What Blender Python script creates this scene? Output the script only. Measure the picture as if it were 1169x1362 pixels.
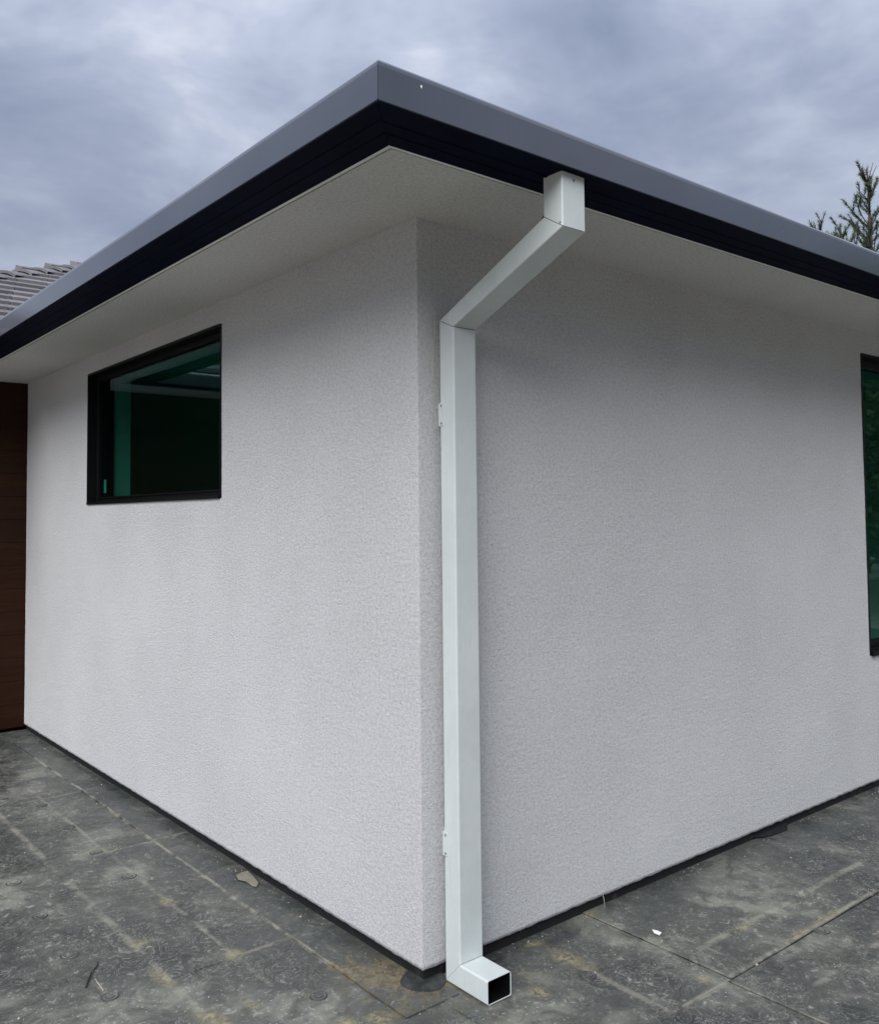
import bpy, bmesh, math, random
from mathutils import Vector, Matrix, noise as mnoise

for o in list(bpy.data.objects):
    bpy.data.objects.remove(o, do_unlink=True)
scene = bpy.context.scene
COL = scene.collection

# ------------------------------------------------------------------ camera
# solved from the vertical wall corner, the eaves and the ground lines
CAM = Vector((-1.9261, -2.4552, 1.5936))
yaw, pitch, roll = 0.8823, 0.0467, -0.0099
F = Vector((math.cos(yaw)*math.cos(pitch), math.sin(yaw)*math.cos(pitch), math.sin(pitch)))
Rv = Vector((math.sin(yaw), -math.cos(yaw), 0.0))
Uv = Rv.cross(F)
R2 = Rv*math.cos(roll) + Uv*math.sin(roll)
U2 = -Rv*math.sin(roll) + Uv*math.cos(roll)
cd = bpy.data.cameras.new("camera")
cd.sensor_fit = 'VERTICAL'
cd.sensor_height = 36.0
cd.lens = 1191.6/1362*36.0
cd.shift_y = -50.04/1362
cd.clip_start = 0.05
cd.clip_end = 3000
cam = bpy.data.objects.new("camera", cd)
COL.objects.link(cam)
cam.matrix_world = Matrix(((R2.x, U2.x, -F.x, CAM.x), (R2.y, U2.y, -F.y, CAM.y), (R2.z, U2.z, -F.z, CAM.z), (0, 0, 0, 1)))
scene.camera = cam

# ------------------------------------------------------------------ node helper
class S:
    """a socket with arithmetic"""
    def __init__(s, nt, sock): s.nt, s.s = nt, sock
    def _m(s, op, b=None, c=None, clamp=False):
        n = s.nt.nodes.new('ShaderNodeMath'); n.operation = op; n.use_clamp = clamp
        for i, v in enumerate((s, b, c)):
            if v is None: continue
            if isinstance(v, S): s.nt.links.new(v.s, n.inputs[i])
            else: n.inputs[i].default_value = v
        return S(s.nt, n.outputs[0])
    def __add__(s, b): return s._m('ADD', b)
    def __sub__(s, b): return s._m('SUBTRACT', b)
    def __mul__(s, b): return s._m('MULTIPLY', b)
    def abs(s): return s._m('ABSOLUTE')
    def max(s, b): return s._m('MAXIMUM', b)
    def min(s, b): return s._m('MINIMUM', b)
    def pow(s, b): return s._m('POWER', b)
    def sqrt(s): return s._m('SQRT')
    def step(s, a, b, lo=0.0, hi=1.0):
        n = s.nt.nodes.new('ShaderNodeMapRange'); n.interpolation_type = 'SMOOTHSTEP'
        s.nt.links.new(s.s, n.inputs[0])
        n.inputs[1].default_value = a; n.inputs[2].default_value = b
        n.inputs[3].default_value = lo; n.inputs[4].default_value = hi
        return S(s.nt, n.outputs[0])

class G:
    """a material's node tree"""
    def __init__(g, nt): g.nt = nt
    def node(g, t): return g.nt.nodes.new(t)
    def link(g, a, b): g.nt.links.new(a.s if isinstance(a, S) else a, b)
    def pos(g):
        n = g.node('ShaderNodeNewGeometry'); return n.outputs['Position']
    def xyz(g, v):
        n = g.node('ShaderNodeSeparateXYZ'); g.link(v, n.inputs[0])
        return [S(g.nt, o) for o in n.outputs]
    def scale(g, v, sc):
        n = g.node('ShaderNodeMapping'); g.link(v, n.inputs[0]); n.inputs['Scale'].default_value = sc
        return n.outputs[0]
    def noise(g, v, scale, detail=4, rough=.5, dist=0.0):
        n = g.node('ShaderNodeTexNoise'); g.link(v, n.inputs['Vector'])
        n.inputs['Scale'].default_value = scale; n.inputs['Detail'].default_value = detail
        n.inputs['Roughness'].default_value = rough; n.inputs['Distortion'].default_value = dist
        return S(g.nt, n.outputs[0])
    def voro(g, v, scale, feat='F1'):
        n = g.node('ShaderNodeTexVoronoi'); g.link(v, n.inputs['Vector']); n.feature = feat
        n.inputs['Scale'].default_value = scale
        return S(g.nt, n.outputs[0])
    def mix(g, f, a, b):
        n = g.node('ShaderNodeMix'); n.data_type = 'RGBA'
        if isinstance(f, S): g.link(f, n.inputs[0])
        else: n.inputs[0].default_value = f
        for v, i in ((a, 6), (b, 7)):
            if isinstance(v, (tuple, list)): n.inputs[i].default_value = (*v, 1)
            else: g.link(v, n.inputs[i])
        return n.outputs[2]
    def ramp(g, f, stops):
        n = g.node('ShaderNodeValToRGB'); g.link(f, n.inputs[0]); e = n.color_ramp.elements
        while len(e) < len(stops): e.new(.5)
        for k, (p, c) in zip(e, stops): k.position = p; k.color = (*c, 1)
        return n.outputs[0]
    def bump(g, h, strength, dist, prev=None):
        n = g.node('ShaderNodeBump'); g.link(h, n.inputs['Height'])
        n.inputs['Strength'].default_value = strength; n.inputs['Distance'].default_value = dist
        if prev is not None: g.link(prev, n.inputs['Normal'])
        return n.outputs[0]

def material(name, color=(.5, .5, .5), rough=.5, metal=0.0, spec=.5):
    m = bpy.data.materials.new(name); m.use_nodes = True
    b = m.node_tree.nodes['Principled BSDF']
    b.inputs['Base Color'].default_value = (*color, 1)
    b.inputs['Roughness'].default_value = rough
    b.inputs['Metallic'].default_value = metal
    b.inputs['Specular IOR Level'].default_value = spec
    return m, G(m.node_tree), b

# ------------------------------------------------------------------ world, sun, exposure
SUN_DIR = Vector((-0.74, -0.48, 0.78)).normalized()      # towards the bright part of the overcast
w = bpy.data.worlds.new("World"); scene.world = w; w.use_nodes = True
nt = w.node_tree; g = G(nt)
bg = nt.nodes['Background']
sky = g.node('ShaderNodeTexSky'); sky.sky_type = 'NISHITA'; sky.sun_disc = False
sky.sun_elevation = math.asin(SUN_DIR.z); sky.sun_rotation = math.atan2(SUN_DIR.x, SUN_DIR.y)
tc = g.node('ShaderNodeTexCoord').outputs['Generated']
x, y, z = g.xyz(tc)
CLOUD = (-1.19, -7.74, -7.37)                                    # which part of the cloud cover hangs over the house
cmb = g.node('ShaderNodeCombineXYZ')
g.link(x + CLOUD[0], cmb.inputs[0]); g.link(y + CLOUD[1], cmb.inputs[1]); g.link(z*2.1 + CLOUD[2], cmb.inputs[2])
n1 = g.noise(cmb.outputs[0], 2.3, 5, .55, .35)
n2 = g.noise(cmb.outputs[0], 7.0, 4, .58, .3)
cl = (n1*.70 + n2*.30)
ccol = g.ramp(cl, [(.27, (.255, .305, .430)), (.44, (.392, .447, .592)), (.54, (.540, .595, .740)), (.64, (.810, .852, .95))])
gain = z.max(0.0)*1.35 + .70                                # an overcast sky is brighter overhead
sc = g.node('ShaderNodeVectorMath'); sc.operation = 'SCALE'
g.link(ccol, sc.inputs[0]); g.link(gain*5.9, sc.inputs['Scale'])
mixed = g.mix(.92, sky.outputs[0], sc.outputs[0])
g.link(mixed, bg.inputs[0]); bg.inputs[1].default_value = 0.05

sd = bpy.data.lights.new("sun", 'SUN'); sd.energy = 1.5; sd.angle = math.radians(50); sd.color = (1.0, .985, .96)
so = bpy.data.objects.new("sun", sd); COL.objects.link(so)
so.rotation_euler = (-SUN_DIR).to_track_quat('-Z', 'Y').to_euler()
so.location = (-6, -3, 9)

scene.view_settings.view_transform = 'Standard'
scene.view_settings.look = 'None'
scene.view_settings.gamma = 1
scene.view_settings.use_curve_mapping = False
scene.view_settings.exposure = 1.40

# ------------------------------------------------------------------ mesh helpers
def link(o, parent=None):
    COL.objects.link(o)
    if parent is not None: o.parent = parent
    return o
def mesh_obj(name, verts, faces, mat, parent=None, smooth=False):
    me = bpy.data.meshes.new(name); me.from_pydata(verts, [], faces); me.update()
    bm = bmesh.new(); bm.from_mesh(me); bmesh.ops.recalc_face_normals(bm, faces=bm.faces); bm.to_mesh(me); bm.free()
    if smooth: me.polygons.foreach_set('use_smooth', [True]*len(me.polygons))
    if mat: me.materials.append(mat)
    return link(bpy.data.objects.new(name, me), parent)
def bm_obj(name, bm, mat, parent=None, smooth=False):
    bmesh.ops.recalc_face_normals(bm, faces=bm.faces)
    me = bpy.data.meshes.new(name); bm.to_mesh(me); bm.free()
    if smooth: me.polygons.foreach_set('use_smooth', [True]*len(me.polygons))
    me.materials.append(mat)
    return link(bpy.data.objects.new(name, me), parent)
def add_box(bm, lo, hi, bevel=0.0):
    r = bmesh.ops.create_cube(bm, size=1)
    c = [(a+b)/2 for a, b in zip(lo, hi)]; s = [abs(b-a) for a, b in zip(lo, hi)]
    for v in r['verts']: v.co = Vector((c[0]+v.co.x*s[0], c[1]+v.co.y*s[1], c[2]+v.co.z*s[2]))
    if bevel:
        es = list({e for v in r['verts'] for e in v.link_edges})
        bmesh.ops.bevel(bm, geom=es, offset=bevel, segments=2, affect='EDGES', profile=.5)
def box(name, lo, hi, mat, parent=None, bevel=0.0):
    bm = bmesh.new(); add_box(bm, lo, hi, bevel); return bm_obj(name, bm, mat, parent)
def empty(name, loc=(0, 0, 0)):
    o = bpy.data.objects.new(name, None); o.location = loc; return link(o)
def child(o, parent):
    """parent keeping the child's world coordinates"""
    o.parent = parent; o.matrix_parent_inverse = Matrix.Translation(-Vector(parent.location)); return o
def tag(o, label, cat, group=None):
    o['label'] = label; o['category'] = cat
    if group: o['group'] = group
    return o
def kind(o, k): o['kind'] = k; return o
rnd = random.Random(11)

# ------------------------------------------------------------------ materials
# stucco -----------------------------------------------------------
def stucco(name, col, strength=.55):
    m, g, b = material(name, col, .9, spec=.2)
    p = g.pos()
    a = g.noise(p, 80, 4, .92); big = g.noise(p, 1.3, 3, .6)
    h = a
    lo = tuple(v*.79 for v in col); hi = tuple(min(1, v*1.09) for v in col)
    f = (big*.15 + a*.85).step(.36, .60)
    g.link(g.mix(f, lo, hi), b.inputs['Base Color'])
    g.link(g.bump(h, strength, .010), b.inputs['Normal'])
    return m
M_STUCCO = stucco("stucco", (.635, .640, .655), 1.0)
M_SOFFIT = stucco("soffit_stucco", (.69, .685, .665), .8)
M_TRIM, g, b = material("soffit_trim_paint", (.8, .8, .77), .6)
g.link(g.mix(g.noise(g.pos(), 6, 5, .6).step(.35, .7), (.72, .72, .68), (.82, .82, .78)), b.inputs['Base Color'])

# charcoal gutter paint ---------------------------------------------
M_CHAR, g, b = material("charcoal_paint", (.06, .066, .082), .24, spec=.7)
b.inputs['Coat Weight'].default_value = 1.0; b.inputs['Coat Roughness'].default_value = .16; b.inputs['Coat IOR'].default_value = 1.6
p = g.pos(); n = g.noise(p, 2.2, 3, .6); n2 = g.noise(g.scale(p, (3, 3, 40)), 5, 4, .6)
g.link(g.mix(n.step(.3, .7), (.016, .021, .036), (.024, .031, .050)), b.inputs['Base Color'])
g.link(n2*.10 + .20, b.inputs['Roughness'])
g.link(g.bump(g.noise(p, 3.5, 2, .4), .10, .02), b.inputs['Normal'])
M_FLOOR, g, b = material("navy_black_shade", (.004, .005, .010), .6, spec=.03)  # underside shade put into the colour, darker than the charcoal face
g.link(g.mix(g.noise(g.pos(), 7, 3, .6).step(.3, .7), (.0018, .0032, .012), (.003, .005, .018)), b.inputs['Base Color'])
# white downspout paint ---------------------------------------------
M_WHITE, g, b = material("white_paint", (.78, .82, .81), .32, spec=.5)
p = g.pos(); n = g.noise(p, 5, 6, .65); d = g.noise(g.scale(p, (8, 8, 1.2)), 6, 5, .65)
g.link(g.mix(d.step(.55, .8, 0, .55), g.mix(n.step(.3, .7), (.49, .535, .535), (.55, .595, .595)), (.42, .45, .44)), b.inputs['Base Color'])
g.link(g.bump(g.noise(p, 4, 2, .4), .06, .02), b.inputs['Normal'])
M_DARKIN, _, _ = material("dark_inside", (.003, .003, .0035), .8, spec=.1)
M_SCREW, _, _ = material("grey_screw", (.22, .22, .22), .45, .6)
# black window metal --------------------------------------------------
M_BLACK, g, b = material("black_aluminium", (.003, .0033, .0045), .5, spec=.18)
g.link(g.noise(g.pos(), 12, 2, .6)*.2 + .36, b.inputs['Roughness'])
M_BASE, g, b = material("black_membrane_upstand", (.014, .015, .017), .7, spec=.25)
g.link(g.mix(g.noise(g.pos(), 18, 6, .7).step(.55, .78), (.012, .013, .015), (.05, .05, .047)), b.inputs['Base Color'])
# tinted glass ----------------------------------------------------------
M_GLASS = bpy.data.materials.new("tinted_glass"); M_GLASS.use_nodes = True
nt = M_GLASS.node_tree; nt.nodes.clear(); g = G(nt)
out = g.node('ShaderNodeOutputMaterial'); tr = g.node('ShaderNodeBsdfTransparent'); gl = g.node('ShaderNodeBsdfGlossy')
tr.inputs[0].default_value = (.38, .65, .60, 1); gl.inputs[0].default_value = (.62, .92, .95, 1); gl.inputs['Roughness'].default_value = .015
fr = g.node('ShaderNodeFresnel'); fr.inputs[0].default_value = 1.52
wav = g.bump(g.noise(g.pos(), 1.6, 2, .4), .05, .01); g.link(wav, gl.inputs['Normal'])
mx = g.node('ShaderNodeMixShader'); gb = g.node('ShaderNodeNewGeometry')      # reflect once, at the outer face of the pane only
g.link(S(nt, fr.outputs[0])*(S(nt, gb.outputs['Backfacing'])*-1.0 + 1.0), mx.inputs[0]); g.link(tr.outputs[0], mx.inputs[1]); g.link(gl.outputs[0], mx.inputs[2])
g.link(mx.outputs[0], out.inputs[0])
# brown boards -----------------------------------------------------------
M_WOOD, g, b = material("brown_board", (.10, .045, .022), .6, spec=.15)
p = g.pos(); gr = g.noise(g.scale(p, (2.2, 2.2, 55)), 3, 6, .65, .4); n = g.noise(g.scale(p, (.5, .5, 7.3)), 1.4, 2)
g.link(g.ramp(gr*.7 + n*.3, [(.3, (.009, .0028, .0009)), (.5, (.020, .0060, .0019)), (.72, (.034, .0108, .0036))]), b.inputs['Base Color'])
g.link(g.bump(gr, .3, .004), b.inputs['Normal'])
# roof tiles ----------------------------------------------------------------
M_TILE, g, b = material("mauve_roof_tile", (.2, .16, .17), .42)
p = g.pos(); oi = g.node('ShaderNodeObjectInfo'); rn = S(g.nt, oi.outputs['Random'])
f = rn*.6 + g.noise(p, 9, 5, .65)*.4
g.link(g.ramp(f, [(.15, (.13, .125, .135)), (.5, (.185, .178, .188)), (.85, (.25, .24, .25))]), b.inputs['Base Color'])
g.link(g.bump(g.noise(p, 60, 4, .6), .3, .004), b.inputs['Normal'])
M_UNDER, g, b = material("dark_roof_underlay", (.05, .045, .05), .8)
p = g.pos(); g.link(g.mix(g.noise(p, 3, 5, .6), (.018, .016, .017), (.035, .03, .032)), b.inputs['Base Color'])
# interior -------------------------------------------------------------------
M_ROOM, g, b = material("room_paint", (.45, .45, .43), .85)
g.link(g.mix(g.noise(g.pos(), 2, 4, .6), (.74, .74, .71), (.82, .82, .79)), b.inputs['Base Color'])

M_DOOR, g, b = material("door_paint", (.5, .5, .48), .6)
g.link(g.mix(g.noise(g.pos(), 3, 3, .6), (.20, .20, .19), (.27, .27, .26)), b.inputs['Base Color'])
# membrane -------------------------------------------------------------------
def membrane(name, seams, blobs, tans, pales):
    m, g, b = material(name, (.08, .085, .085), .5)
    p = g.pos(); px, py, pz = g.xyz(p)
    nA = g.noise(p, 1.9, 2, .6, .6); nB = g.noise(p, 7, 4, .70, 1.1); nC = g.noise(p, 34, 3, .70, .8)
    brk = g.noise(p, 5.3, 2, .7)
    wob = (nA - .5)*.05 + (nC - .5)*.03
    # how dusty it lies: the eaves keep the strip along the walls cleaner
    ax = px.min(0.0).abs(); ay = py.min(0.0).abs()
    dusty = (ax.max(ay) + wob*2).step(.02, .42, .35, 1.0)
    tone = nA*.46 + nB*.36 + nC*.18
    col = g.ramp(tone, [(.35, (.020, .022, .022)), (.45, (.049, .052, .048)), (.53, (.085, .088, .078)), (.64, (.195, .192, .165))])
    clean = g.ramp(tone, [(.34, (.024, .029, .029)), (.50, (.048, .055, .052)), (.66, (.085, .091, .082))])
    col = g.mix(dusty, clean, col)
    worn = (nA*.7 + brk*.3).step(.53, .64)*dusty
    col = g.mix(worn*(nB.step(.34, .58))*.75, col, (.205, .21, .175))
    damp = brk.step(.55, .70)
    col = g.mix(damp*.55, col, (.046, .045, .053))
    scf = g.noise(p, 12, 2, .7, 2.6)
    scm = (scf - .5).abs().step(0, .035, 1, 0)*(nA*.5 + brk*.5).step(.44, .58, 1, 0)*dusty
    col = g.mix(scm*.6, col, (.24, .245, .22))
    spk = nC.step(.57, .66)*nB.step(.42, .58)*dusty
    col = g.mix(spk*.65, col, (.31, .31, .28))
    v1 = g.voro(p, 46); drops = (v1 + nC*.25).step(.20, .34, 1, 0)*nA.step(.50, .60)*dusty
    col = g.mix(drops*.75, col, (.36, .36, .335))
    sm = None
    for fixed, c, lo, hi, wd, k in seams:
        a_, t_ = (px, py) if fixed == 'x' else (py, px)
        q = (a_ + wob*.5 - c).abs().step(wd*.1, wd*.8, 1, 0)*((t_ + wob*2) - (lo+hi)/2).abs().step((hi-lo)/2-.04, (hi-lo)/2+.03, 1, 0)*k
        sm = q if sm is None else sm.max(q)
    if sm: col = g.mix(sm*(nB*.5 + brk*.5).step(.40, .58)*.8, col, (.30, .285, .235))
    def blob(cx, cy, rx, ry, ang, edge=.35):
        ca, sa = math.cos(ang), math.sin(ang)
        u = (px*(ca/rx) + py*(sa/rx)) - (cx*ca + cy*sa)/rx; v = (py*(ca/ry) - px*(sa/ry)) - (cy*ca - cx*sa)/ry
        return (u*u + v*v).sqrt() + jit
    jit = (nB - .5)*4.2 + (nC - .5)*2.6
    def union(L):
        d = None
        for a_ in L: d = blob(*a_) if d is None else d.min(blob(*a_))
        return d.step(.45, 1.20, 1, 0)
    if blobs: col = g.mix(union(blobs)*(nC*.5 + nB*.5).step(.36, .60)*.72, col, g.mix(nC.step(.35, .65), (.20, .175, .10), (.37, .32, .17)))
    if tans: col = g.mix(union(tans)*.95, col, g.mix(nC.step(.35, .6), (.080, .068, .044), (.175, .150, .096)))
    if pales: col = g.mix(union(pales)*.5, col, (.21, .20, .16))
    g.link(col, b.inputs['Base Color'])
    g.link((nB*.40 + damp*-.22 + .27).max(.14), b.inputs['Roughness'])
    g.link(g.bump(nB*.5 + nC*.35 + nA*1.5, .6, .008), b.inputs['Normal'])
    return m
M_MEMB_L = membrane("grey_membrane_by_window",
    [('x', -.163, .2, 4.0, .014, .95), ('x', -.39, .35, 3.3, .020, .6), ('x', -.645, .2, 3.2, .032, .7), ('y', .605, -.46, -.15, .016, .6), ('y', 1.945, -.46, .0, .018, .7),
     ('y', 3.02, -.5, -.1, .02, .5), ('x', -.84, -.2, .75, .02, .4), ('x', -1.3, -1, 3, .04, .4)],
    [(-.15, .28, .018, .10, .08), (-.304, .177, .03, .04, .5), (-.50, .285, .02, .05, .2), (-.227, -.064, .04, .05, .4), (-.321, -.012, .035, .05, .8), (-.392, .624, .04, .05, .3),
     (-.624, .929, .05, .05, .4), (-.655, .62, .03, .09, .1), (-.39, 1.22, .035, .05, 0), (-.417, 1.99, .06, .05, 0), (-.63, .27, .05, .12, .2), (-.52, -.05, .10, .03, .6)],
    [(-.05, .09, .150, .22, .35)], [(-.12, -.32, .10, .07, .4), (.02, -.36, .05, .05, 0)])
M_MEMB_R = membrane("grey_membrane_by_downspout",
    [('x', .50, -.66, -.27, .026, .6), ('y', -.648, .47, .83, .018, .75), ('y', -.458, .93, 2.6, .03, .7), ('y', -.856, 1.0, 2.2, .022, .7), ('y', -.640, .84, 2.4, .020, .9),
     ('x', .835, -.62, -.02, .012, .6), ('x', .95, -.66, -.36, .014, .5), ('x', .815, -1.3, -.66, .010, .8)],
    [(.51, -.19, .050, .13, .12), (.50, -.03, .05, .03, 0), (.268, -.28, .035, .05, -.2), (.76, -.585, .035, .05, .3), (1.20, -.47, .06, .03, .1), (1.55, -.63, .16, .022, .0),
     (1.3, -.63, .12, .018, .0), (.83, -.005, .05, .03, .0)],
    [(.03, -.05, .10, .12, .35)], [(.02, -.36, .05, .05, 0), (.33, -.20, .05, .09, .3)])
M_MEMB = membrane("grey_membrane", [], [], [], [])

M_PATCH, g, b = material("dark_membrane_patch", (.03, .034, .036), .55)
g.link(g.mix(g.noise(g.pos(), 20, 6, .7).step(.4, .7), (.022, .025, .027), (.06, .065, .062)), b.inputs['Base Color'])
M_BOUNCE_SOIL, g, b = material("pale_bounce_soil", (.30, .27, .22), .95)
gn = g.noise(g.pos(), .35, 4, .7); gf = g.noise(g.pos(), 9, 3, .7)
g.link(g.mix(gn.step(.56, .66), g.mix(gf.step(.3, .7), (.24, .21, .17), (.38, .34, .28)), (.07, .10, .04)), b.inputs['Base Color'])
M_SCRAP, g, b = material("tan_scrap", (.33, .30, .23), .8)
g.link(g.mix(g.noise(g.pos(), 40, 5, .7), (.13, .12, .095), (.27, .25, .20)), b.inputs['Base Color'])
M_PAPER, g, b = material("white_scrap", (.8, .8, .78), .7)
M_CREASE, _, _ = material("dark_crease", (.025, .02, .018), .8)
M_STICK, _, _ = material("pale_splinter", (.35, .33, .28), .8)

# ------------------------------------------------------------------ the ground and the terrace
ground = kind(mesh_obj("ground", [(-700, -700, -.16), (700, -700, -.16), (700, 700, -.16), (-700, 700, -.16)], [(0, 1, 2, 3)], M_BOUNCE_SOIL), 'structure')  # unseen pale soil, added to bounce light up to the soffit
terrace = kind(box("terrace", (-3.25, -3.25, -.155), (10.5, 4.95, -.0045), M_BASE), 'structure')  # cut short out of view to leave more soil for the bounce

def sheet(x0, x1, y0, y1, top, th=.004):
    """one membrane sheet: a thin slab with slightly wandering edges"""
    r = random.Random(int(abs(x0*1000)+abs(y0*7000)))
    pts = []
    def edge(a, b):
        n = max(2, int((Vector(b)-Vector(a)).length/.08)); n = min(n, 40)
        for i in range(n):
            t = i/n; q = Vector(a).lerp(Vector(b), t)
            j = 0 if i == 0 else r.uniform(-.0016, .0016)
            pts.append((q.x+j, q.y+j))
    edge((x0, y0), (x1, y0)); edge((x1, y0), (x1, y1)); edge((x1, y1), (x0, y1)); edge((x0, y1), (x0, y0))
    n = len(pts)
    vs = [(a, c, top-th) for a, c in pts] + [(a, c, top) for a, c in pts]
    fs = [tuple(range(n))[::-1], tuple(range(n, 2*n))] + [(i, (i+1) % n, n+(i+1) % n, n+i) for i in range(n)]
    mat = M_MEMB_L if (x1 <= .07 and x0 > -1.7 and y1 > -1) else (M_MEMB_R if (x0 >= -.01 and x1 < 3.5 and y0 > -1.7) else M_MEMB)
    return mesh_obj("membrane_sheet", vs, fs, mat, terrace)
# beside the window wall
for y0, y1, k in [(-.12, .61, 2), (.60, 1.95, 1), (1.94, 3.03, 2), (3.02, 4.90, 1)]:
    sheet(-.163, .06, y0, y1, .0012 + .0018*k)
for y0, y1, k in [(-1.6, .615, 1), (.605, 1.955, 2), (1.945, 4.90, 1)]:
    sheet(-.645, -.155, y0, y1, -.0024 + .0016*k)
sheet(-1.62, -.632, -1.6, 4.90, .0004)
sheet(-3.2, -1.60, -1.6, 4.90, -.0012)
# beside the downspout wall
sheet(-.157, .0, -1.6, -.115, -.0012)
sheet(-.008, .826, -.652, .06, .0012)
sheet(.8305, 3.2, -.652, .06, .0050)
sheet(3.18, 10.4, -.657, .06, .0030)
sheet(-.005, .808, -1.6, -.640, -.0006)
sheet(.8125, 3.4, -1.6, -.6565, .0022)
sheet(3.38, 10.4, -1.6, -.652, -.0004)
for i, xx in enumerate([-3.2, .2, 3.6, 7.0]):
    sheet(xx, min(xx+3.42, 10.4), -3.2, -1.58, .0006 - .0012*(i % 2));

def lathe(profile, n=20):
    vs, fs = [], []
    for r, z in profile:
        for i in range(n):
            a = 2*math.pi*i/n; vs.append((r*math.cos(a), r*math.sin(a), z))
    for k in range(len(profile)-1):
        for i in range(n):
            fs.append((k*n+i, k*n+(i+1) % n, (k+1)*n+(i+1) % n, (k+1)*n+i))
    fs.append(tuple((len(profile)-1)*n+i for i in range(n)))
    return vs, fs
vs, fs = lathe([(.033, 0), (.0315, .0022), (.029, .0026), (.0265, .0008), (.017, .0006), (.0145, .0024), (.012, .0024), (.0095, .0006), (.004, .0012)])
plate0 = mesh_obj("fastener_plate", vs, fs, M_MEMB, terrace, True)
plate0.data.materials.append(M_PATCH)                     # dirt caught round the rim
for f_ in plate0.data.polygons:
    if math.hypot(f_.center.x, f_.center.y) > .0295 or .0145 < math.hypot(f_.center.x, f_.center.y) < .0165: f_.material_index = 1
spots = [(-.85, 1.009, .001), (-.837, .626, .001), (-.838, 1.422, .001), (-.83, 1.85, .001), (.475, -.318, .0016), (.507, -.690, .0), (1.401, -.672, .0018),
         (-.304, .177, .0), (-.43, 1.978, .0), (-.417, 1.586, .001), (-.42, 2.42, .0), (.530, -.760, .0), (-.84, .23, .001), (1.86, -.69, .0018), (-.42, 2.9, 0), (-.84, 2.3, .001), (1.02, -.70, .0018)]
for i, (a, c, zt) in enumerate(spots):
    o = plate0 if i == 0 else link(plate0.copy(), terrace)
    o.location = (a, c, zt); o.rotation_euler.z = i*1.3
    s_ = .9 if i % 3 else 1.0; o.scale = (s_, s_, 1)
# half-round patch dressed round the foot of the corner
def slab_poly(name, pts, z0, z1, mat, parent=None):
    n = len(pts)
    vs = [(a, c, z0) for a, c in pts] + [(a, c, z1) for a, c in pts]
    fs = [tuple(range(n))[::-1], tuple(range(n, 2*n))] + [(i, (i+1) % n, n+(i+1) % n, n+i) for i in range(n)]
    return mesh_obj(name, vs, fs, mat, parent)
pp = [(.020+.078*math.cos(t)*(1+.05*math.sin(3*t)), .022+.078*math.sin(t)*(1+.04*math.cos(4*t))) for t in [2*math.pi*i/40 for i in range(40)]]
slab_poly("membrane_patch", pp, .001, .0085, M_PATCH, terrace)
# loose flap at the foot of the downspout wall
mesh_obj("membrane_flap", [(2.02, .03, .02), (2.14, -.012, .006), (2.30, -.024, .007), (2.40, .03, .02), (2.02, .03, .026), (2.14, -.015, .010), (2.30, -.027, .011), (2.40, .03, .026)],
         [(0, 1, 2, 3), (7, 6, 5, 4), (0, 4, 5, 1), (1, 5, 6, 2), (2, 6, 7, 3)], M_BASE, terrace)

# ------------------------------------------------------------------ the house
Z0, Z1 = .05, 2.662
house = empty("house", (0, 0, 0))
tag(house, "pale grey stucco house with wide overhanging eaves and dark windows", "house")

def disp(x, y, z, sx, sy):
    q = Vector((x*75, y*75, z*75)); d = mnoise.noise(q*.4)*.0009 + mnoise.noise(q*.05)*.0010
    return d
def lines(segs):
    out = []
    for a, b, n in segs:
        for i in range(n): out.append(a+(b-a)*i/n)
    out.append(segs[-1][1]); return out
def grid_wall(axis, A, Zl, hole):
    """outer render skin with real unevenness; axis 'y' runs along y at x=0, axis 'x' runs along x at y=0"""
    vs, fs, idx = [], [], {}
    nz = len(Zl)
    for i, a in enumerate(A):
        for j, zc in enumerate(Zl):
            wx, wy = (0, a) if axis == 'y' else (a, 0)
            d = disp(wx, wy, zc, 0, 0)
            zj = zc
            if j == 0: zj += mnoise.noise(Vector((wx*22, wy*22, 3.1)))*.004 + mnoise.noise(Vector((wx*70, wy*70, 1.1)))*.002
            if i == 0: vs.append((d*1.6+.001, d*1.6+.001, zj))
            elif axis == 'y': vs.append((d, a, zj))
            else: vs.append((a, d, zj))
    for i in range(len(A)-1):
        for j in range(nz-1):
            am, zm = (A[i]+A[i+1])/2, (Zl[j]+Zl[j+1])/2
            if hole[0] < am < hole[1] and hole[2] < zm < hole[3]: continue
            q = (i*nz+j, (i+1)*nz+j, (i+1)*nz+j+1, i*nz+j+1)
            fs.append(q if axis == 'x' else q[::-1])
    # underside return
    base = len(vs)
    for i, a in enumerate(A):
        k = vs[i*nz]
        vs.append((k[0]+.05, max(k[1], .05) if axis == 'y' else k[1]+.05, k[2]) if axis == 'y' else (max(k[0], .05), k[1]+.05, k[2]))
    for i in range(len(A)-1):
        q = (i*nz, base+i, base+i+1, (i+1)*nz)
        fs.append(q if axis == 'x' else q[::-1])
    me = bpy.data.meshes.new("wall"); me.from_pydata(vs, [], fs); me.update()
    me.polygons.foreach_set('use_smooth', [True]*len(me.polygons)); me.materials.append(M_STUCCO)
    return link(bpy.data.objects.new("wall", me), house)
LW = 4.8732
WY0, WY1, WZ0, WZ1 = 1.5351, 3.4761, 1.6928, 2.5369
RX0, RX1, RZ0, RZ1 = 3.2918, 5.45, .7663, 2.5226
c = .013
def seg(a, b, cc=c): return (a, b, max(2, round((b-a)/cc)))
grid_wall('y', lines([seg(0, WY0), seg(WY0, WY1, .02), seg(WY1, LW, .02)]), lines([seg(Z0, WZ0), seg(WZ0, WZ1), seg(WZ1, Z1)]), (WY0, WY1, WZ0, WZ1))
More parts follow.
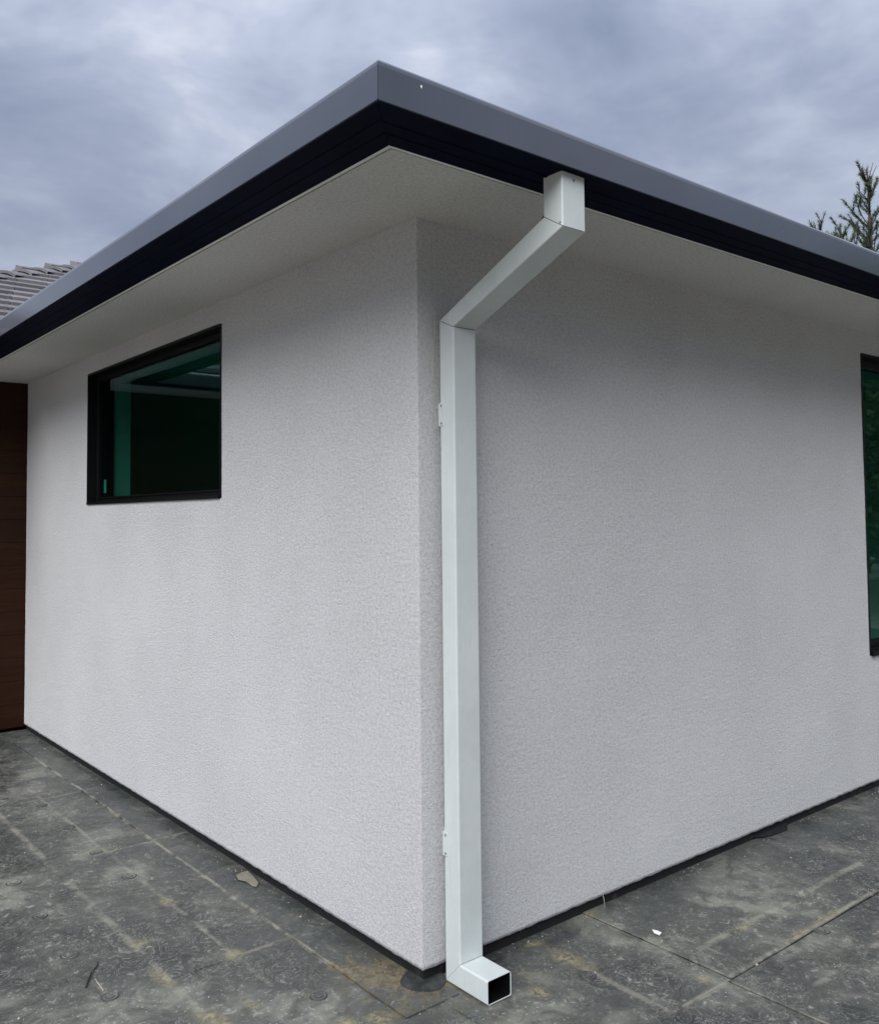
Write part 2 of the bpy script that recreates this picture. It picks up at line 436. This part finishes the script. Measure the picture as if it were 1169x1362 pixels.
grid_wall('x', lines([seg(0, RX0), seg(RX0, RX1, .05), seg(RX1, 9.0, .06)]), lines([seg(Z0, RZ0), seg(RZ0, RZ1), seg(RZ1, Z1)]), (RX0, RX1, RZ0, RZ1))
# inner leaves round the openings
bm = bmesh.new()
add_box(bm, (.16, .16, .02), (.28, WY0, 2.70)); add_box(bm, (.16, WY1, .02), (.28, LW, 2.70))
add_box(bm, (.161, WY0, .02), (.279, WY1, WZ0)); add_box(bm, (.161, WY0, WZ1), (.279, WY1, 2.70))
bm_obj("inner_wall", bm, M_ROOM, house)
bm = bmesh.new()
add_box(bm, (.28, .16, .02), (RX0, .28, 2.70)); add_box(bm, (RX1, .16, .02), (9.0, .28, 2.70))
add_box(bm, (RX0, .161, .02), (RX1, .279, RZ0)); add_box(bm, (RX0, .161, RZ1), (RX1, .279, 2.70))
bm_obj("inner_wall", bm, M_ROOM, house)
box("floor_slab", (.02, .02, -.004), (9.0, LW, .12), M_BASE, house)
box("ceiling", (.28, .28, 2.60), (9.0, LW, 2.66), M_ROOM, house)
box("partition", (6.2, .28, .12), (6.3, LW-.02, 2.60), M_ROOM, house)
box("partition", (.28, 4.62, .12), (6.2, 4.72, 2.60), M_ROOM, house)
door = box("door", (.40, 4.585, .12), (.575, 4.622, 2.10), M_DOOR, house, .003)
# unseen sides of the house
box("wall", (8.8, 0.02, .0), (9.02, 13.0, 2.66), M_STUCCO, house)
box("wall", (-1.7, 12.8, .0), (8.8, 13.0, 2.66), M_STUCCO, house)
box("wall", (-1.72, LW+.05, .0), (-1.5, 12.8, 2.66), M_STUCCO, house)
# black upstand behind the bottom edge of the render
bm = bmesh.new(); add_box(bm, (.021, .021, -.003), (.055, LW+.02, .075)); add_box(bm, (.055, .0212, -.003), (9.0, .055, .075))
bm_obj("membrane_upstand", bm, M_BASE, house)
# brown boarded wall that closes the recess
clad = box("cladding", (-1.72, LW+.035, .02), (.02, LW+.16, 2.655), M_BLACK, house)
nb = 15; hb = (2.648-.03)/nb
b0 = None
for i in range(nb):
    if b0 is None:
        b0 = box("board", (-1.70, LW+.010, .0012), (.03, LW+.036, hb-.0006), M_WOOD, clad, .0008); o = b0
    else:
        o = link(b0.copy(), clad)
    o.location.z = .03 + i*hb

# windows ---------------------------------------------------------------------
def window_y(y0, y1, z0, z1, rec):
    wn = box("window", (.004, y0-.002, z0-.002), (.005, y0-.001, z0-.001), M_BLACK, house)   # replaced below by the liner mesh
    bm = bmesh.new(); t = .012
    add_box(bm, (-.003, y1-t, z0), (.165, y1+.003, z1)); add_box(bm, (-.003, y0-.003, z0), (.165, y0+t, z1))
    add_box(bm, (-.0035, y0+t, z1-t), (.166, y1-t, z1+.003)); add_box(bm, (-.010, y0+t, z0-.003), (.166, y1-t, z0+t))
    bmesh.ops.recalc_face_normals(bm, faces=bm.faces); wn.data.clear_geometry(); bm.to_mesh(wn.data); bm.free()
    f = .034
    bm = bmesh.new()
    a0, a1, c0, c1 = y0+t, y1-t, z0+t, z1-t
    add_box(bm, (rec, a0, c0), (rec+.05, a0+f*.5, c1), .003); add_box(bm, (rec, a1-f, c0), (rec+.05, a1, c1), .003)
    add_box(bm, (rec+.001, a0+f*.5, c1-f), (rec+.049, a1-f, c1), .003); add_box(bm, (rec+.001, a0+f*.5, c0), (rec+.049, a1-f, c0+f*.7), .003)
    bm_obj("frame", bm, M_BLACK, wn)
    box("bead", (rec-.008, a0+f*.5, c0+f*.7), (rec+.01, a1-f, c0+f*.7+.008), M_BLACK, wn)
    box("pane", (rec+.018, a0+.01, c0+.01), (rec+.024, a1-.02, c1-.01), M_GLASS, wn)
    return wn
win = window_y(WY0, WY1, WZ0, WZ1, .050)
st = box("sticker", (.0755, 3.345, 1.765), (.0776, 3.385, 1.85), M_PAPER, win)
def window_x(x0, x1, z0, z1, rec):
    t = .012; f = .05
    bm = bmesh.new()
    add_box(bm, (x0-.003, -.003, z0), (x0+t, .165, z1)); add_box(bm, (x1-t, -.003, z0), (x1+.003, .165, z1))
    add_box(bm, (x0+t, -.0035, z1-t), (x1-t, .166, z1+.003)); add_box(bm, (x0+t, -.018, z0-.003), (x1-t, .166, z0+t+.012))
    wn = bm_obj("window", bm, M_BLACK, house)
    a0, a1, c0, c1 = x0+t, x1-t, z0+t+.012, z1-t
    bm = bmesh.new()
    add_box(bm, (a0, rec, c0), (a0+f*.5, rec+.05, c1), .003); add_box(bm, (a1-f, rec, c0), (a1, rec+.05, c1), .003)
    add_box(bm, (a0+f*.5, rec+.001, c1-f), (a1-f, rec+.049, c1), .003); add_box(bm, (a0+f*.5, rec+.001, c0), (a1-f, rec+.049, c0+f*.7), .003)
    add_box(bm, ((a0+a1)/2-.03, rec+.002, c0+f*.7), ((a0+a1)/2+.03, rec+.048, c1-f), .003)
    bm_obj("frame", bm, M_BLACK, wn)
    box("pane", (a0+.01, rec+.018, c0+.01), (a1-.02, rec+.024, c1-.01), M_GLASS, wn)
    return wn
window_x(RX0, RX1, RZ0, RZ1, .065)

# soffit ----------------------------------------------------------------------
sof = box("soffit", (-.418, -.418, 2.650), (.012, LW+.03, 2.675), M_SOFFIT, house)
box("soffit", (.012, -.418, 2.6502), (9.6, .012, 2.675), M_SOFFIT, house)
box("soffit", (-2.2, LW-.418, 2.6504), (-.418, LW+.03, 2.675), M_SOFFIT, house)
# light edge strip with a shadow groove next to the gutter
tr1 = box("soffit_trim", (-.446, -.446, 2.6475), (-.428, LW-.446, 2.668), M_TRIM, house, .001)
box("soffit_trim", (-.4275, -.446, 2.6475), (9.6, -.428, 2.668), M_TRIM, house, .001)
box("soffit_trim", (-2.2, LW-.446, 2.6475), (-.447, LW-.428, 2.668), M_TRIM, house, .001)

# roof ------------------------------------------------------------------------
SL = math.tan(math.radians(25)); ZE = 2.752
EX, EY, X1, MX, MY, Y1 = -.60, -.62, 9.6, -2.24, 4.27, 13.6
def rz(x, y):
    h1 = min(x-EX, y-EY, X1-x)
    h2 = min(x-MX, y-MY, Y1-y, X1-x)
    if y > Y1-4.66: h1 = min(h1, (Y1-y))
    h1 = min(h1, 2.6 if y < MY else 9)
    return ZE + SL*max(h1 if x >= EX else -9, h2 if y >= MY else -9)
xs = sorted({round(EX, 3), round(MX, 3)} | {round(MX+i*.12, 3) for i in range(int((X1-MX)/.12)+1)} | {X1})
ys = sorted({round(EY, 3), round(MY, 3)} | {round(EY+i*.12, 3) for i in range(int((Y1-EY)/.12)+1)} | {Y1})
vs, fs, idx = [], [], {}
def vid(x, y):
    if (x, y) not in idx: idx[(x, y)] = len(vs); vs.append((x, y, rz(x, y)))
    return idx[(x, y)]
for i in range(len(xs)-1):
    for j in range(len(ys)-1):
        xm, ym = (xs[i]+xs[i+1])/2, (ys[j]+ys[j+1])/2
        if xm < EX and ym < MY: continue
        fs.append((vid(xs[i], ys[j]), vid(xs[i+1], ys[j]), vid(xs[i+1], ys[j+1]), vid(xs[i], ys[j+1])))
roof = mesh_obj("roof", vs, fs, M_UNDER, house)
# tiles on the slope that faces the recess
ex_ = .215; tw = .27; ca, sa = math.cos(math.radians(25)), math.sin(math.radians(25))
def tile_mesh():
    bm = bmesh.new(); add_box(bm, (-tw/2+.007, -.01, .0), (tw/2-.007, ex_+.03, .040), .003)
    bmesh.ops.recalc_face_normals(bm, faces=bm.faces)
    me = bpy.data.meshes.new("roof_tile"); bm.to_mesh(me); bm.free(); me.materials.append(M_TILE); return me
tm = tile_mesh()
row = 0
yy = MY
while yy < 8.9:
    xa = yy - MY + MX; xb = yy - MY + EX
    xx = xa + (0 if row % 2 else tw/2) - .02
    while xx < xb + .12:
        o = link(bpy.data.objects.new("roof_tile", tm), roof)
        o.location = (xx + rnd.uniform(-.004, .004), yy, ZE + SL*(yy-MY) + .018)
        o.rotation_euler = (math.radians(25-7.5), rnd.uniform(-.006, .006), rnd.uniform(-.008, .008))
        xx += tw
    yy += ex_*ca; row += 1
# ridge caps up the hip
bm = bmesh.new(); prof = [(-.13, -.030), (-.10, -.006), (-.05, .014), (0, .020), (.05, .014), (.10, -.006), (.13, -.030)]
v0 = [bm.verts.new((a, 0, zz+.026)) for a, zz in prof]; v1 = [bm.verts.new((a*.9, .37, zz)) for a, zz in prof]
v2 = [bm.verts.new((a*.9, 0, zz)) for a, zz in prof]
for i in range(6):
    bm.faces.new((v0[i], v0[i+1], v1[i+1], v1[i])); bm.faces.new((v0[i], v2[i], v2[i+1], v0[i+1]))
hl = math.atan(SL/math.sqrt(2)); n = 0; t = .05; cap0 = None
while t < 6.4:
    if cap0 is None: cap0 = bm_obj("ridge_tile", bm, M_TILE, roof); o = cap0
    else: o = link(cap0.copy(), roof)
    q = t/math.sqrt(2)
    o.location = (MX+q, MY+q, ZE + SL*q + .035)
    o.rotation_euler = (hl - .06, rnd.uniform(-.01, .01), -math.pi/4)
    t += .29

# ------------------------------------------------------------------ gutters
GX, GY = .631, .651            # how far the two gutters stand out from their walls
def gutter_profile(o1):
    """(out from the wall, height): floor with two fine ribs, face with a rolled lip, hollow inside"""
    o0 = .447
    return [(o0, 2.6455),
            (o1-.004, 2.6455), (o1, 2.6485), (o1, 2.738), (o1-.002, 2.748), (o1-.007, 2.755), (o1-.013, 2.757), (o1-.018, 2.753), (o1-.018, 2.744), (o1-.010, 2.742),
            (o1-.010, 2.656), (o0+.008, 2.656), (o0+.008, 2.76), (o0, 2.76)]
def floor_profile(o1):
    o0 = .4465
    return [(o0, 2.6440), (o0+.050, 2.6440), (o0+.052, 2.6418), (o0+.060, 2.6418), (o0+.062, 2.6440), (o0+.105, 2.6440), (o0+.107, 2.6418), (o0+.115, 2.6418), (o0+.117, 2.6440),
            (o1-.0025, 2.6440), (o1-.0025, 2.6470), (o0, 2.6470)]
def sweep(name, prof, f0, f1, mat, parent):
    n = len(prof)
    vs = [f0(*q) for q in prof] + [f1(*q) for q in prof]
    fs = [(i, (i+1) % n, n+(i+1) % n, n+i) for i in range(n)] + [tuple(range(n)), tuple(range(n, 2*n))]
    return mesh_obj(name, vs, fs, mat, parent)
gut = empty("gutter", (-GX, -GY, 2.65))
tag(gut, "charcoal metal gutter mitred round the corner above the white downspout", "gutter")
k = .447
def mit(o, o1, oo):                # position on the other axis along the mitre line
    return -(k + (o-k)*(oo-k)/(o1-k))
gp = .0007
s1 = sweep("gutter_section", gutter_profile(GX), lambda o, z: (-o, mit(o, GX, GY)+gp, z), lambda o, z: (-o, LW-o, z), M_CHAR, None)
child(s1, gut)
s2 = sweep("gutter_section", gutter_profile(GY), lambda o, z: (mit(o, GY, GX)+gp, -o, z), lambda o, z: (9.62, -o, z), M_CHAR, None)
child(s2, gut)
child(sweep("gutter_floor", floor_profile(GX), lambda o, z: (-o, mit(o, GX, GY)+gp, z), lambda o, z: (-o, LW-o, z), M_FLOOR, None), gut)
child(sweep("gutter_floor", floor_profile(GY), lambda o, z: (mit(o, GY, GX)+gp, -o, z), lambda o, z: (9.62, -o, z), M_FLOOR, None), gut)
# corner key inside the mitre
bm = bmesh.new(); add_box(bm, (-GX+.012, -GY+.012, 2.650), (-GX+.06, -GY+.06, 2.752))
child(bm_obj("corner_key", bm, M_DARKIN, None), gut)
# small bird marks and rivets on the front face
for xx, zz in [(-.49, 2.722)]:
    bm = bmesh.new(); bmesh.ops.create_uvsphere(bm, u_segments=8, v_segments=6, radius=.0028)
    for v in bm.verts: v.co = Vector((xx+v.co.x, -GY-.0003+v.co.y*.4, zz+v.co.z*1.6))
    child(bm_obj("paint_speck", bm, M_PAPER, None), gut)

gut2 = empty("gutter", (-GX-1.0, LW-GX, 2.65))
tag(gut2, "charcoal metal gutter above the brown boarded wall", "gutter")
child(sweep("gutter_section", gutter_profile(GX), lambda o, z: (-o-.001, LW-o, z), lambda o, z: (-1.63-o, LW-o, z), M_CHAR, None), gut2)
child(sweep("gutter_section", gutter_profile(GX), lambda o, z: (-1.635-o, LW-o, z), lambda o, z: (-1.635-o, 13.6, z), M_CHAR, None), gut2)

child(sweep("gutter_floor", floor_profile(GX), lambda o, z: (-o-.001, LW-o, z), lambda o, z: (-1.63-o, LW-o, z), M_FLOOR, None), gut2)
# ------------------------------------------------------------------ downspout
ds = empty("downspout", (.129, -.066, 0))
tag(ds, "white square metal downspout bent from the gutter to the foot of the wall", "downspout")
XA, XB = .077, .182                       # width of the pipe
YF, YB = -.104, -.027                     # front and back of the upright
def ring(y0, y1, za, zb, rad=.006, n=3, x0=XA, x1=XB):
    """rounded rectangle; (y0,za) is the front line, (y1,zb) the back line: a mitred cut through the pipe"""
    pts = []
    W_, D_ = x1-x0, 1.0
    L = math.hypot(y1-y0, zb-za); 
    for cx, cu, a0 in ((x0+rad, rad, math.pi), (x1-rad, rad, 1.5*math.pi), (x1-rad, L-rad, 0), (x0+rad, L-rad, .5*math.pi)):
        for i in range(n+1):
            a = a0 + i*(math.pi/2)/n
            u = (cu + rad*math.sin(a))/L
            pts.append((cx+rad*math.cos(a), y0+(y1-y0)*u, za+(zb-za)*u))
    return pts
def tube(name, r0, r1, mat=M_WHITE, caps=(True, True), parent=ds):
    n = len(r0); vs = r0+r1
    fs = [(i, (i+1) % n, n+(i+1) % n, n+i) for i in range(n)]
    if caps[0]: fs.append(tuple(range(n)))
    if caps[1]: fs.append(tuple(range(n, 2*n)))
    o = mesh_obj(name, vs, fs, mat, None); return child(o, parent)
e = .0011
# outlet under the gutter: front y -.622, back -.541
OF, OB = -.622, -.541
outlet = tube("outlet", ring(OF, OB, 2.650, 2.650), ring(OF, OB, 2.4735+e, 2.5225+e))
pipe_s = tube("sloped_pipe", ring(OF, OB, 2.4735-e, 2.5225-e), ring(YF, YB, 2.252+e, 2.286+e))
upright = tube("upright_pipe", ring(YF, YB, 2.252-e, 2.286-e), ring(YF, YB, .084+e, .006+e))
# dark sleeves seen in the joints
tube("joint_sleeve", ring(OF+.003, OB-.003, 2.49, 2.538, x0=XA+.002, x1=XB-.002), ring(OF+.003+.02, OB-.003+.02, 2.466, 2.514, x0=XA+.002, x1=XB-.002), M_DARKIN)
tube("joint_sleeve", ring(YF+.002, YB-.002, 2.262, 2.294, x0=XA+.0015, x1=XB-.0015), ring(YF+.002, YB-.002, 2.235, 2.27, x0=XA+.0015, x1=XB-.0015), M_DARKIN)
# foot: horizontal shoe, hollow at the mouth
KY = -.243
def ringk(y, z0=.006, z1=.084, ins=0.0, ysl=0.0, rad=.006):
    pts = []
    x0, x1, za, zb = XA-.002+ins, XB-.002-ins, z0+ins, z1-ins
    for cx, cz, a0 in ((x0+rad, za+rad, math.pi), (x1-rad, za+rad, 1.5*math.pi), (x1-rad, zb-rad, 0), (x0+rad, zb-rad, .5*math.pi)):
        for i in range(4):
            a = a0 + i*(math.pi/2)/3; zc = cz+rad*math.sin(a)
            pts.append((cx+rad*math.cos(a), y + ysl*(zc-z0), zc))
    return pts
slope = (YF-YB)/(.084-.006)
rA = ringk(YB-e, ysl=slope); rB = ringk(KY); rC = ringk(KY, ins=.0018, rad=.005); rD = ringk(KY+.11, ins=.0018, rad=.005)
n = len(rA); vs = rA+rB+rC+rD
fs = [(k_*n+i, k_*n+(i+1) % n, (k_+1)*n+(i+1) % n, (k_+1)*n+i) for k_ in range(3) for i in range(n)] + [tuple(range(n)), tuple(range(3*n, 4*n))]
shoe = child(mesh_obj("shoe", vs, fs, M_WHITE, None), ds)
# near-black liner standing in for the shade inside the mouth
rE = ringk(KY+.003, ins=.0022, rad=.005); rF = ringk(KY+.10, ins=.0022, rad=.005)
lin = mesh_obj("mouth_shade", rE+rF, [(i, (i+1) % n, n+(i+1) % n, n+i) for i in range(n)] + [tuple(range(n, 2*n))], M_DARKIN, None); lin.parent = shoe
lin.matrix_parent_inverse = Matrix.Translation(-Vector(ds.location))
lin.matrix_parent_inverse = Matrix.Identity(4)
# wall brackets with two screws each
for zc in (1.951, .466):
    bm = bmesh.new()
    add_box(bm, (XA-.003, YB-.018, zc-.040), (XA+.001, -.0215, zc+.040), .0008); add_box(bm, (XA+.022, -.0255, zc-.040), (XA+.035, .006, zc+.040), .0008)
    br = child(bm_obj("bracket", bm, M_WHITE, None), ds)
    for dz in (-.031, .031):
        bm = bmesh.new(); bmesh.ops.create_uvsphere(bm, u_segments=10, v_segments=6, radius=.0045)
        for v in bm.verts: v.co = Vector((XA-.003+v.co.x*.5, YB-.010+v.co.y, zc+dz+v.co.z))
        s_ = bm_obj("screw", bm, M_SCREW, br)
for xx, yy_, zz in [((XA+XB)/2, OF-.001, 2.625), (XA-.0005, OF+.010, 2.487)]:
    bm = bmesh.new(); bmesh.ops.create_uvsphere(bm, u_segments=10, v_segments=6, radius=.004)
    for v in bm.verts: v.co = Vector((xx+v.co.x, yy_+v.co.y*.5, zz+v.co.z))
    s_ = bm_obj("screw", bm, M_SCREW, outlet)

# ------------------------------------------------------------------ litter on the terrace
def flake(name, pts, z, mat, label, cat, curl=.004, th=.002):
    cx = sum(a for a, _ in pts)/len(pts); cy = sum(c_ for _, c_ in pts)/len(pts)
    n = len(pts)
    top = [(a-cx, c_-cy, th+curl*(.5+.5*math.sin(i*2.4))) for i, (a, c_) in enumerate(pts)]; bot = [(a, c_, h-th) for a, c_, h in top]
    vs = bot + top + [(0, 0, th+curl*.3), (0, 0, 0)]
    fs = [(i, (i+1) % n, n+(i+1) % n, n+i) for i in range(n)] + [(n+i, n+(i+1) % n, 2*n) for i in range(n)] + [((i+1) % n, i, 2*n+1) for i in range(n)]
    o = mesh_obj(name, vs, fs, mat); o.location = (cx, cy, z); return tag(o, label, cat)
flake("paper_scrap", [(.893, -.305), (.912, -.300), (.922, -.272), (.905, -.262), (.893, -.280)], .0055, M_PAPER, "small white scrap lying on the membrane beside a raised lap", "scrap", .006)
SCRAP = [((a*.62 + .012*.38), (c_*.62 + 1.2*.38)) for a, c_ in [(-0.122, 1.224), (-0.097, 1.16), (-0.096, 1.078), (-0.088, 1.02), (-0.041, 1.081), (-0.011, 1.214), (-0.002, 1.318), (-0.046, 1.334), (-0.101, 1.303)]]
flake("sealant_scrap", SCRAP, .005, M_SCRAP,
      "crumpled tan scrap lying against the foot of the wall below the small window", "scrap", .004)
def tube_path(pts, r0, r1, n=6):
    vs, fs = [], []
    for i, q in enumerate(pts):
        q = Vector(q); d = (Vector(pts[min(i+1, len(pts)-1)])-Vector(pts[max(i-1, 0)])).normalized()
        a = d.orthogonal().normalized(); b_ = d.cross(a); r = r0+(r1-r0)*i/(len(pts)-1)
        for j in range(n):
            t_ = 2*math.pi*j/n; vs.append(tuple(q+(a*math.cos(t_)+b_*math.sin(t_))*r))
    for i in range(len(pts)-1):
        for j in range(n): fs.append((i*n+j, i*n+(j+1) % n, (i+1)*n+(j+1) % n, (i+1)*n+j))
    fs.append(tuple(range(n))[::-1]); fs.append(tuple((len(pts)-1)*n+j for j in range(n)))
    return vs, fs
def stick(name, pts, r0, r1, mat, label, cat):
    vs, fs = tube_path(pts, r0, r1); return tag(mesh_obj(name, vs, fs, mat, None, True), label, cat)
stick("crease", [(-.881, .735, .003), (-.862, .772, .006), (-.835, .818, .006), (-.80, .862, .004), (-.789, .887, .003)], .0032, .0016, M_CREASE, "short dark crease in the membrane beside a pale splinter", "crease")  # thin dark rod stands in for a crease in the membrane
stick("splinter", [(-.838, .772, .003), (-.840, .72, .0035), (-.842, .675, .003)], .0028, .0018, M_STICK, "thin pale wood splinter between the dark crease and a round fastener", "splinter")
stick("loose_thread", [(.925, -.012, .002), (.926, -.010, .03), (.924, -.004, .06)], .0006, .0005, M_PAPER, "pale thread hanging from the foot of the wall right of the downspout", "thread")
# grit too fine to count
vs, fs = [], []
rg = random.Random(5)
for i in range(900):
    if rg.random() < .5: a, c_ = rg.uniform(-1.5, -.02), rg.uniform(-.6, 4.5)
    else: a, c_ = rg.uniform(.0, 3.4), rg.uniform(-1.4, -.02)
    if rg.random() < .25:
        if a < 0: a = rg.uniform(-.05, .015)
        else: c_ = rg.uniform(-.05, .015)
    s_ = rg.uniform(.0010, .0036)*(1 if rg.random() < .93 else 1.9)
    zt = .0055 if a > .8 and c_ > -.65 else .0045
    b0_ = len(vs)
    for k_ in range(4):
        t_ = rg.uniform(0, 6.28); vs.append((a+s_*math.cos(t_+k_*1.57), c_+s_*math.sin(t_+k_*1.57), zt-.001))
    vs.append((a, c_, zt+s_*.9))
    fs += [(b0_, b0_+1, b0_+4), (b0_+1, b0_+2, b0_+4), (b0_+2, b0_+3, b0_+4), (b0_+3, b0_, b0_+4)]
grit = kind(mesh_obj("grit", vs, fs, M_STICK), 'stuff')
grit['label'] = "fine pale grit strewn over the grey membrane"; grit['category'] = "grit"

# ------------------------------------------------------------------ trees
M_BARK, g, b = material("pine_bark", (.06, .045, .035), .9)
g.link(g.mix(g.noise(g.pos(), 14, 5, .7), (.035, .026, .02), (.09, .07, .055)), b.inputs['Base Color'])
def leafmat(name, lo, hi):
    m, g, b = material(name, lo, .6)
    g.link(g.mix(g.noise(g.pos(), 2.6, 4, .7).step(.35, .65), lo, hi), b.inputs['Base Color']); return m
M_NEEDLE = leafmat("pine_needles", (.035, .062, .028), (.085, .125, .055))
M_LEAF = leafmat("green_leaves", (.035, .085, .02), (.10, .18, .045))
def pine(loc, H, seed, label, crown_r=1.5, group=None, density=1.0):
    r = random.Random(seed)
    root = empty("pine_tree", loc); tag(root, label, "tree", group)
    tv, tf, nv, nf = [], [], [], []
    def addt(pts, r0, r1):
        v_, f_ = tube_path(pts, r0, r1, 5); k_ = len(tv); tv.extend(v_); tf.extend(tuple(i+k_ for i in q) for q in f_)
    def tuft(q, d, n_, ln):
        d = d.normalized(); a = d.orthogonal().normalized(); b_ = d.cross(a)
        for i in range(n_):
            t_ = r.uniform(0, 6.283); sp = r.uniform(.25, .95)
            dd = (d*(1-sp*.55) + (a*math.cos(t_)+b_*math.sin(t_))*sp).normalized()
            l_ = ln*r.uniform(.7, 1.15); s_ = dd.orthogonal().normalized()*r.uniform(.005, .009)
            st_ = q - d*r.uniform(0, .16)
            k_ = len(nv); nv.extend([tuple(st_-s_), tuple(st_+s_), tuple(st_+dd*l_)]); nf.append((k_, k_+1, k_+2))
    tp = [Vector((math.sin(i*.7+seed)*.035*(i > 1), math.cos(i*.9)*.03, H*i/12)) for i in range(13)]
    addt(tp, .018*H, .010)
    def trunk_at(h):
        t_ = h/H*12; i = min(11, int(t_)); return tp[i].lerp(tp[i+1], t_-i)
    tuft(tp[-1], Vector((0, 0, 1)), int(30*density), .11)
    h = H-.30
    while h > H*.28:
        frac = (H-h)/H
        L = min(crown_r, .22 + (H-h)*.42)*r.uniform(.8, 1.1)
        for b_ in range(r.choice((4, 5, 5, 6))):
            az = r.uniform(0, 6.283); up = max(.25, 1.25 - frac*1.9)*r.uniform(.8, 1.2); Lb = L*r.uniform(.65, 1.15)
            p0 = trunk_at(h + r.uniform(-.05, .05)); pts = [p0]; d = Vector((math.cos(az), math.sin(az), up)).normalized()
            n_ = max(3, int(Lb/.13))
            for i in range(n_):
                d = (d + Vector((r.uniform(-.12, .12), r.uniform(-.12, .12), .10))).normalized(); pts.append(pts[-1]+d*(Lb/n_))
            addt([tuple(q) for q in pts], .006+.010*min(1, Lb), .0045)
            for i in range(1, len(pts)):
                if r.random() < .40 and frac < .3: continue
                tuft(pts[i], d, int(24*density), .085)
                if r.random() < .75:
                    sd_ = (d + Vector((r.uniform(-1, 1), r.uniform(-1, 1), r.uniform(.1, .8)))).normalized(); l_ = r.uniform(.1, .28)*min(1.3, .5+Lb)
                    q2 = pts[i]+sd_*l_; addt([tuple(pts[i]), tuple(pts[i]+sd_*l_*.5), tuple(q2)], .005, .003)
                    tuft(q2, sd_, int(38*density), .09); tuft(pts[i]+sd_*l_*.55, sd_, int(18*density), .08)
        h -= r.uniform(.20, .32)*(1+.3*frac)
    mesh_obj("trunk", tv, tf, M_BARK, root, True)
    me = bpy.data.meshes.new("crown"); me.from_pydata(nv, [], nf); me.update(); me.materials.append(M_NEEDLE)
    link(bpy.data.objects.new("crown", me), root); return root
def on_ray(u, v, dist):
    """a point on the line of sight through photo pixel (u, v) at a plan distance from the camera"""
    d = F + R2*((u-584.5)/1191.6) - U2*((v-631.0)/1191.6)
    return CAM + d*(dist/math.hypot(d.x, d.y))
q = on_ray(1153, 224, 17.5); pine((q.x, q.y, -.16), q.z+.16, 3, "tall sparse pine tree rising beyond the far end of the gutter", 1.5, None, 1.6)
q = on_ray(1117, 301, 19.0); pine((q.x, q.y, -.16), q.z+.16, 8, "shorter pine tree with its tip just clearing the gutter edge", 1.2)
q = on_ray(1089, 294, 21.0); pine((q.x, q.y, -.16), q.z+.16, 14, "young pine tree, only thin top shoots showing over the gutter", 1.2)

def leafy(seed, H, R):
    r = random.Random(seed); tv, tf, lv, lf = [], [], [], []
    def addt(pts, r0, r1):
        v_, f_ = tube_path(pts, r0, r1, 6); k_ = len(tv); tv.extend(v_); tf.extend(tuple(i+k_ for i in q) for q in f_)
    addt([(0, 0, 0), (.05, .02, H*.3), (0, .06, H*.6), (.04, 0, H*.88)], .02*H, .02)
    for i in range(46):
        h = r.uniform(.12, .9)*H; az = r.uniform(0, 6.283); L = R*r.uniform(.5, 1)*math.sqrt(max(.1, 1-(abs(h/H-.45)/.55)**2))
        e_ = Vector((math.cos(az)*L, math.sin(az)*L, h+L*r.uniform(-.05, .4))); m_ = Vector((e_.x*.5, e_.y*.5, h+L*.12))
        addt([(0, 0, h), tuple(m_), tuple(e_)], .035, .008)
        for k_ in range(120):
            t_ = r.uniform(.35, 1.05); c_ = Vector((0, 0, h)).lerp(m_, min(1, t_*2)) if t_ < .5 else m_.lerp(e_, t_*2-1)
            c_ = c_ + Vector((r.gauss(0, .22), r.gauss(0, .22), r.gauss(0, .20)))
            n_ = Vector((r.gauss(0, 1), r.gauss(0, 1), r.gauss(0, 1)+.6)).normalized(); a = n_.orthogonal().normalized(); b_ = n_.cross(a); s_ = r.uniform(.05, .10)
            k0 = len(lv); lv.extend([tuple(c_-a*s_), tuple(c_-b_*s_*.55), tuple(c_+a*s_), tuple(c_+b_*s_*.55)]); lf.append((k0, k0+1, k0+2, k0+3))
    def mk(nm, v_, f_, m_):
        me = bpy.data.meshes.new(nm); me.from_pydata(v_, [], f_); me.update(); me.materials.append(m_); return me
    return mk("trunk", tv, tf, M_BARK), mk("crown", lv, lf, M_LEAF)
mt, ml = leafy(4, 6.0, 2.6)
rt = random.Random(21)
spots = [(-13 + i*3.4 + rt.uniform(-.6, .6), -14.0 + rt.uniform(-1.3, 1.3)) for i in range(9)] + [(13.5, -5.6), (17.0, -7.2), (20.5, -7.4), (24.0, -9.6), (29.0, -11.5), (16.0, -10.4)]  # back row unseen, added to block low sky from the right wall; others mirrored
for i, (a, c_) in enumerate(spots):
    s_ = rt.uniform(.95, 1.35)
    root = empty("garden_tree", (a, c_, -.16)); root.rotation_euler.z = i*1.9; root.scale = (s_, s_, s_)
    tag(root, "leafy green tree of the unseen garden partly mirrored in the tall window", "tree", "unseen garden trees, some mirrored in the tall window")
    link(bpy.data.objects.new("trunk", mt), root); link(bpy.data.objects.new("crown", ml), root)
